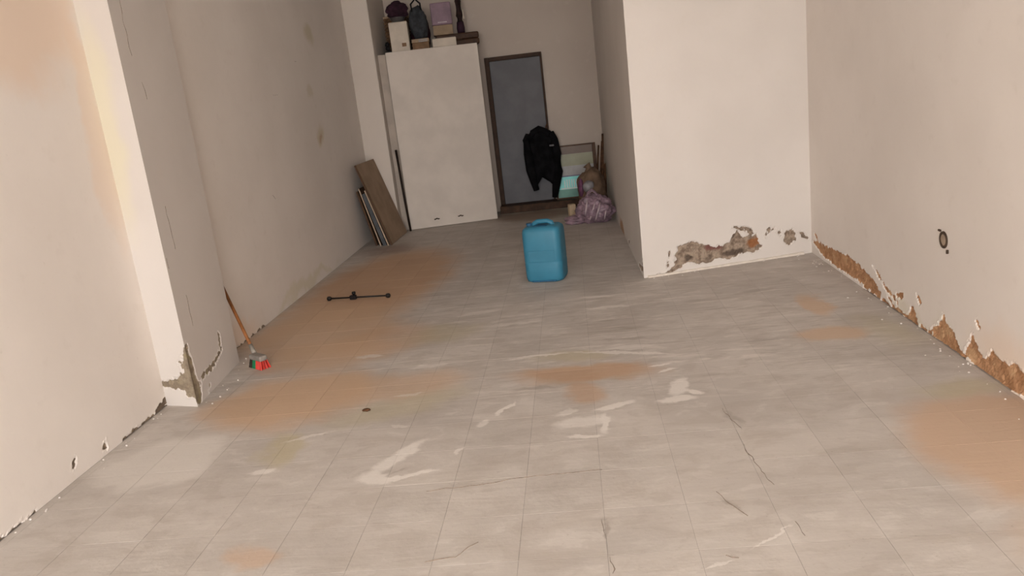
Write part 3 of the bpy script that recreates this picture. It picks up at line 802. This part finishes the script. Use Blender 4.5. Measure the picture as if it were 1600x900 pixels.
M_sack = flat('grey_brown_sack', rgb(112, 90, 72), 0.8, 0.2, 10, 0.3)
sk = thing('brown_sack', 'grey brown bulging sack behind the lilac bag in the passage corner', 'sack', (0.175, 8.98, 0))
bm = bmesh.new(); blob(bm, (0, 0, 0.27), (0.155, 0.15, 0.28), 0.16, 1.8, 4, 2.0, 0.0); obj('sack_body', bm, M_sack, sk, True)
bm = bmesh.new(); tube(bm, [(-0.01, 0.0, 0.50), (-0.015, 0.0, 0.555), (-0.035, 0.0, 0.585)], [0.06, 0.032, 0.045], 12); obj('tied_neck', bm, M_sack, sk, True)
bm = bmesh.new(); blob(bm, (-0.035, -0.135, 0.36), (0.06, 0.035, 0.065), 0.2, 2, 3, 4.0); obj('grey_patch', bm, flat('grey_film', rgb(128, 124, 126), 0.4, 0.15), sk, True, label='shiny grey patch')
bm = bmesh.new(); blob(bm, (-0.115, -0.08, 0.34), (0.03, 0.05, 0.11), 0.2, 2, 3, 5.0); obj('purple_patch', bm, flat('purple_film', rgb(104, 62, 88), 0.5, 0.15), sk, True, label='dull purple side patch')

M_lbag = flat('lilac_bag_film', rgb(150, 124, 136), 0.4, 0.18, 16, 0.4, spec=0.5)
lg = thing('plastic_bag', 'crumpled lilac plastic bag on the floor in front of the brown sack', 'bag', (0.17, 8.64, 0))
bm = bmesh.new(); blob(bm, (0.01, 0, 0.13), (0.19, 0.155, 0.16), 0.30, 2.2, 5, 8.0, 0.0, 3.1); obj('bag_body', bm, M_lbag, lg, True)
bm = bmesh.new(); blob(bm, (-0.195, 0.03, 0.035), (0.125, 0.10, 0.055), 0.28, 2.2, 4, 9.0, 0.0); obj('loose_flap', bm, M_lbag, lg, True)
M_highlight = flat('lilac_highlight', rgb(196, 176, 180), 0.4, 0.08, spec=0.5)  # paler copy of the film, paints highlights along the bag creases
for k, (x0, x1, z0, z1) in enumerate(((-0.06, 0.02, 0.03, 0.24), (0.0, 0.07, 0.03, 0.22), (0.10, 0.14, 0.03, 0.2), (-0.1, -0.06, 0.1, 0.26))):
    bm = bmesh.new()
    pts = []
    for i in range(7):
        u = i / 6; x = x0 + (x1 - x0) * u; z = z0 + (z1 - z0) * u
        e = 1 - ((x - 0.01) / 0.19) ** 2 - ((z - 0.13) / 0.16) ** 2
        pts.append((x, -0.155 * math.sqrt(max(0.05, e)) - 0.022, z))
    tube(bm, pts, [0.003, 0.008, 0.010, 0.009, 0.010, 0.007, 0.003], 8)
    obj('crease_highlight', bm, M_highlight, lg, True, label='painted highlight along a crease')
for s in (0, 1):
    bm = bmesh.new(); y = -0.05 + 0.1 * s
    tube(bm, [(-0.06, y, 0.24), (-0.05, y - 0.02, 0.32), (-0.0, y - 0.03, 0.35), (0.04, y - 0.02, 0.31), (0.05, y, 0.25)], 0.010, 8); obj('bag_handle', bm, M_lbag, lg, True)
cb = carton('small_carton', 'small cream carton resting behind the flap of the lilac bag', 'box', (-0.065, 8.93, 0), (0.075, 0.07, 0.17), 0.3, flat('cream_card', rgb(196, 172, 142), 0.8, 0.05))

# ------------------------------------------------------------------ blue jerrycan
M_blue = flat('blue_plastic', (0.032, 0.185, 0.285, 1), 0.5, 0.08, 4, spec=0.45)
M_blue_d = flat('dark_blue_plastic', (0.02, 0.10, 0.19, 1), 0.5)
jc = thing('jerrycan', 'blue plastic jerrycan standing alone on the floor near the passage', 'jerrycan', (-0.288, 6.225, 0), -0.2)
bm = bmesh.new()
def rrect(w, d, r, z, n=6):
    out = []
    for cx, cy, a0 in ((w - r, d - r, 0), (-w + r, d - r, 90), (-w + r, -d + r, 180), (w - r, -d + r, 270)):
        for j in range(n + 1):
            a = math.radians(a0 + 90 * j / n); out.append((cx + r * math.cos(a), cy + r * math.sin(a), z))
    return out
prof = [(0.125, 0.10, 0.04, 0.0), (0.143, 0.118, 0.05, 0.008), (0.150, 0.125, 0.05, 0.03), (0.152, 0.127, 0.05, 0.15), (0.1505, 0.1255, 0.05, 0.158), (0.152, 0.127, 0.05, 0.166), (0.152, 0.127, 0.05, 0.30), (0.151, 0.126, 0.05, 0.395), (0.145, 0.120, 0.05, 0.420), (0.126, 0.102, 0.05, 0.436), (0.09, 0.07, 0.04, 0.440)]
rings = [[bm.verts.new(p) for p in rrect(*q)] for q in prof]
for r0, r1 in zip(rings, rings[1:]):
    n = len(r0)
    for j in range(n): bm.faces.new((r0[j], r0[(j + 1) % n], r1[(j + 1) % n], r1[j]))
bm.faces.new(rings[0]); bm.faces.new(rings[-1])
can_b = obj('can_body', bm, M_blue, jc, True)
bm = bmesh.new(); tube(bm, [(-0.070, -0.01, 0.425), (-0.060, -0.01, 0.455), (-0.035, -0.01, 0.467), (0.045, -0.01, 0.467), (0.075, -0.01, 0.455), (0.088, -0.01, 0.425)], 0.019, 12)
obj('carry_handle', bm, M_blue, jc, True)
bm = bmesh.new(); tube(bm, [(-0.100, -0.02, 0.420), (-0.100, -0.02, 0.446)], 0.022, 16); tube(bm, [(-0.100, -0.02, 0.446), (-0.100, -0.02, 0.460)], 0.025, 16)
obj('screw_cap', bm, M_blue_d, jc)
obj('recess_shade', boxm((-0.060, -0.085, 0.4365), (0.050, 0.045, 0.4425), 0.003, 1), M_blue_d, can_b, label='dark plate painting the recess shade below the handle')  # flat dark plate; shade of the hollow under the handle is its colour
obj('base_ring', boxm((-0.10, -0.1235, 0.004), (0.10, -0.112, 0.018), 0.003, 1), M_blue_d, jc)
obj('embossed_panel', boxm((-0.105, -0.1295, 0.165), (0.105, -0.1255, 0.255), 0.0018, 1), M_blue, can_b)

# ------------------------------------------------------------------ broom and black rod
M_handle = flat('orange_wood_handle', rgb(146, 92, 50), 0.6, 0.12, 30)
br = thing('hand_broom', 'short broom with wooden handle and red head leaning beside the left pillar', 'broom', (0, 0, 0))
h0, h1 = Vector((-2.105, 4.665, 0.085)), Vector((-2.372, 4.985, 0.455))
obj('handle', tubem([h0, (h0 + h1) / 2, h1], [0.0105, 0.0105, 0.0105], 12), M_handle, br, True)
obj('ferrule', tubem([h0 - (h1 - h0) * 0.06, h0 + (h1 - h0) * 0.10], [0.016, 0.014], 12), flat('grey_ferrule', rgb(150, 142, 132), 0.5), br, True)
Q = Matrix.Translation((-2.055, 4.60, 0.0)) @ Matrix.Rotation(math.radians(-38), 4, 'Z')
hb = obj('head_block', boxm((-0.065, -0.028, 0.050), (0.065, 0.028, 0.085), 0.010, 3, Q), flat('grey_head', rgb(140, 132, 124), 0.6), br)
def bristles(x0, x1, mat, nm):
    bm = bmesh.new()
    for i in range(9):
        for j in range(4):
            x = x0 + (x1 - x0) * (i + 0.5) / 9; y = -0.021 + 0.014 * j
            p = Q @ Vector((x, y, 0.052)); q = Q @ Vector((x * 1.18, y * 1.5, 0.001))
            tube(bm, [p, q], [0.004, 0.0055], 5)
    return obj(nm, bm, mat, hb)
bristles(-0.062, -0.03, flat('dark_bristle', rgb(60, 48, 40), 0.8), 'dark_bristles')
bristles(-0.03, 0.005, flat('green_bristle', rgb(40, 128, 84), 0.7), 'green_bristles')
bristles(0.005, 0.062, flat('red_bristle', rgb(205, 62, 52), 0.6), 'red_bristles')

M_rod = flat('black_rod', rgb(26, 20, 18), 0.5, 0.2, 20)
rd = thing('black_rod', 'thin black rod with a clamp knob lying on the orange stained floor', 'rod', (0, 0, 0))
ra, rb = Vector((-2.06, 6.165, 0.020)), Vector((-1.57, 6.085, 0.020))
obj('shaft', tubem([ra, rb], 0.0065, 10), M_rod, rd, True)
dd = (rb - ra).normalized()
for p, s in ((ra, -1), (rb, 1)):
    obj('end_cap', tubem([p - dd * s * 0.012, p + dd * s * 0.0, p + dd * s * 0.018, p + dd * s * 0.026], [0.010, 0.0185, 0.0185, 0.010], 12), M_rod, rd, True)
pm = ra + (rb - ra) * 0.41
bm = bmesh.new(); box(bm, (-0.026, -0.016, -0.016), (0.026, 0.016, 0.018), 0.004, 2, Matrix.Translation(pm) @ Matrix.Rotation(math.atan2(dd.y, dd.x), 4, 'Z'))
obj('clamp_body', bm, M_rod, rd)
obj('clamp_knob', tubem([pm + Vector((0.006, 0.006, 0.018)), pm + Vector((0.006, 0.010, 0.03)), pm + Vector((0.006, 0.012, 0.045))], [0.008, 0.017, 0.014], 12), M_rod, rd, True)

# ------------------------------------------------------------------ open wall box on the right wall
sk2 = thing('wall_box', 'round open electrical box sunk in the right wall', 'socket', (XR, 4.013, 0.538))
R2 = Matrix.Rotation(math.radians(-90), 4, 'Y')
M_dk = flat('dark_box_ring', rgb(74, 58, 46), 0.8)
bm = bmesh.new(); lathe(bm, [(0.030, 0.001), (0.030, 0.006), (0.036, 0.008), (0.042, 0.006), (0.043, 0.001)], 28, R2)
obj('ring', bm, M_dk, sk2)
bm = bmesh.new(); lathe(bm, [(0.0, 0.0008), (0.0295, 0.0008), (0.0295, 0.0026), (0.018, 0.004), (0.0, 0.004)], 24, R2)
obj('inner_plate', bm, flat('beige_box_plate', rgb(178, 158, 138), 0.7), sk2, label='beige inner plate')
obj('wire_end', boxm((-0.012, -0.056, -0.060), (-0.001, -0.046, -0.040), 0.002, 1), M_dk, sk2)
obj('wire_end', boxm((-0.010, 0.026, 0.036), (-0.001, 0.05, 0.046), 0.002, 1), M_dk, sk2)

# ------------------------------------------------------------------ crumbs of plaster at the wall feet, dark chip
rn = random.Random(4)
bm = bmesh.new()
def crumbs(n, fx):
    for _ in range(n):
        x, y = fx()
        r = rn.uniform(0.002, 0.0065)
        blob(bm, (x, y, r * 0.6), (r, r * rn.uniform(0.6, 1), r * 0.7), 0.35, 1.5, 1, rn.random() * 9)
def near_r():
    y = rn.uniform(2.9, 6.2); return XR - abs(rn.gauss(0.02, 0.05)) - 0.012, y
def near_l():
    y = rn.uniform(2.2, 3.95); return XL + abs(rn.gauss(0.01, 0.03)) + 0.012, y
def near_p():
    y = rn.uniform(4.0, 4.8); return -2.17 - (y - 4) * 0.09 + abs(rn.gauss(0.02, 0.04)) + 0.012, y
def near_b():
    u = rn.uniform(0.05, 1.25); p = pb0 + dU * u; return p.x, p.y - abs(rn.gauss(0.02, 0.04)) - 0.012
crumbs(50, near_r); crumbs(20, near_l); crumbs(12, near_p); crumbs(25, near_b)
o = obj('plaster_debris', bm, M_block, kind='stuff')
tag(o, 'loose pale plaster crumbs along the feet of the walls', 'debris')
bm = bmesh.new(); blob(bm, (-1.162, 3.735, 0.006), (0.022, 0.012, 0.008), 0.3, 1.5, 2, 3.0, 0.0008)
tag(obj('dark_chip', bm, flat('dark_chip', rgb(84, 56, 36), 0.9)), 'small dark chip lying on the orange stained floor', 'chip')
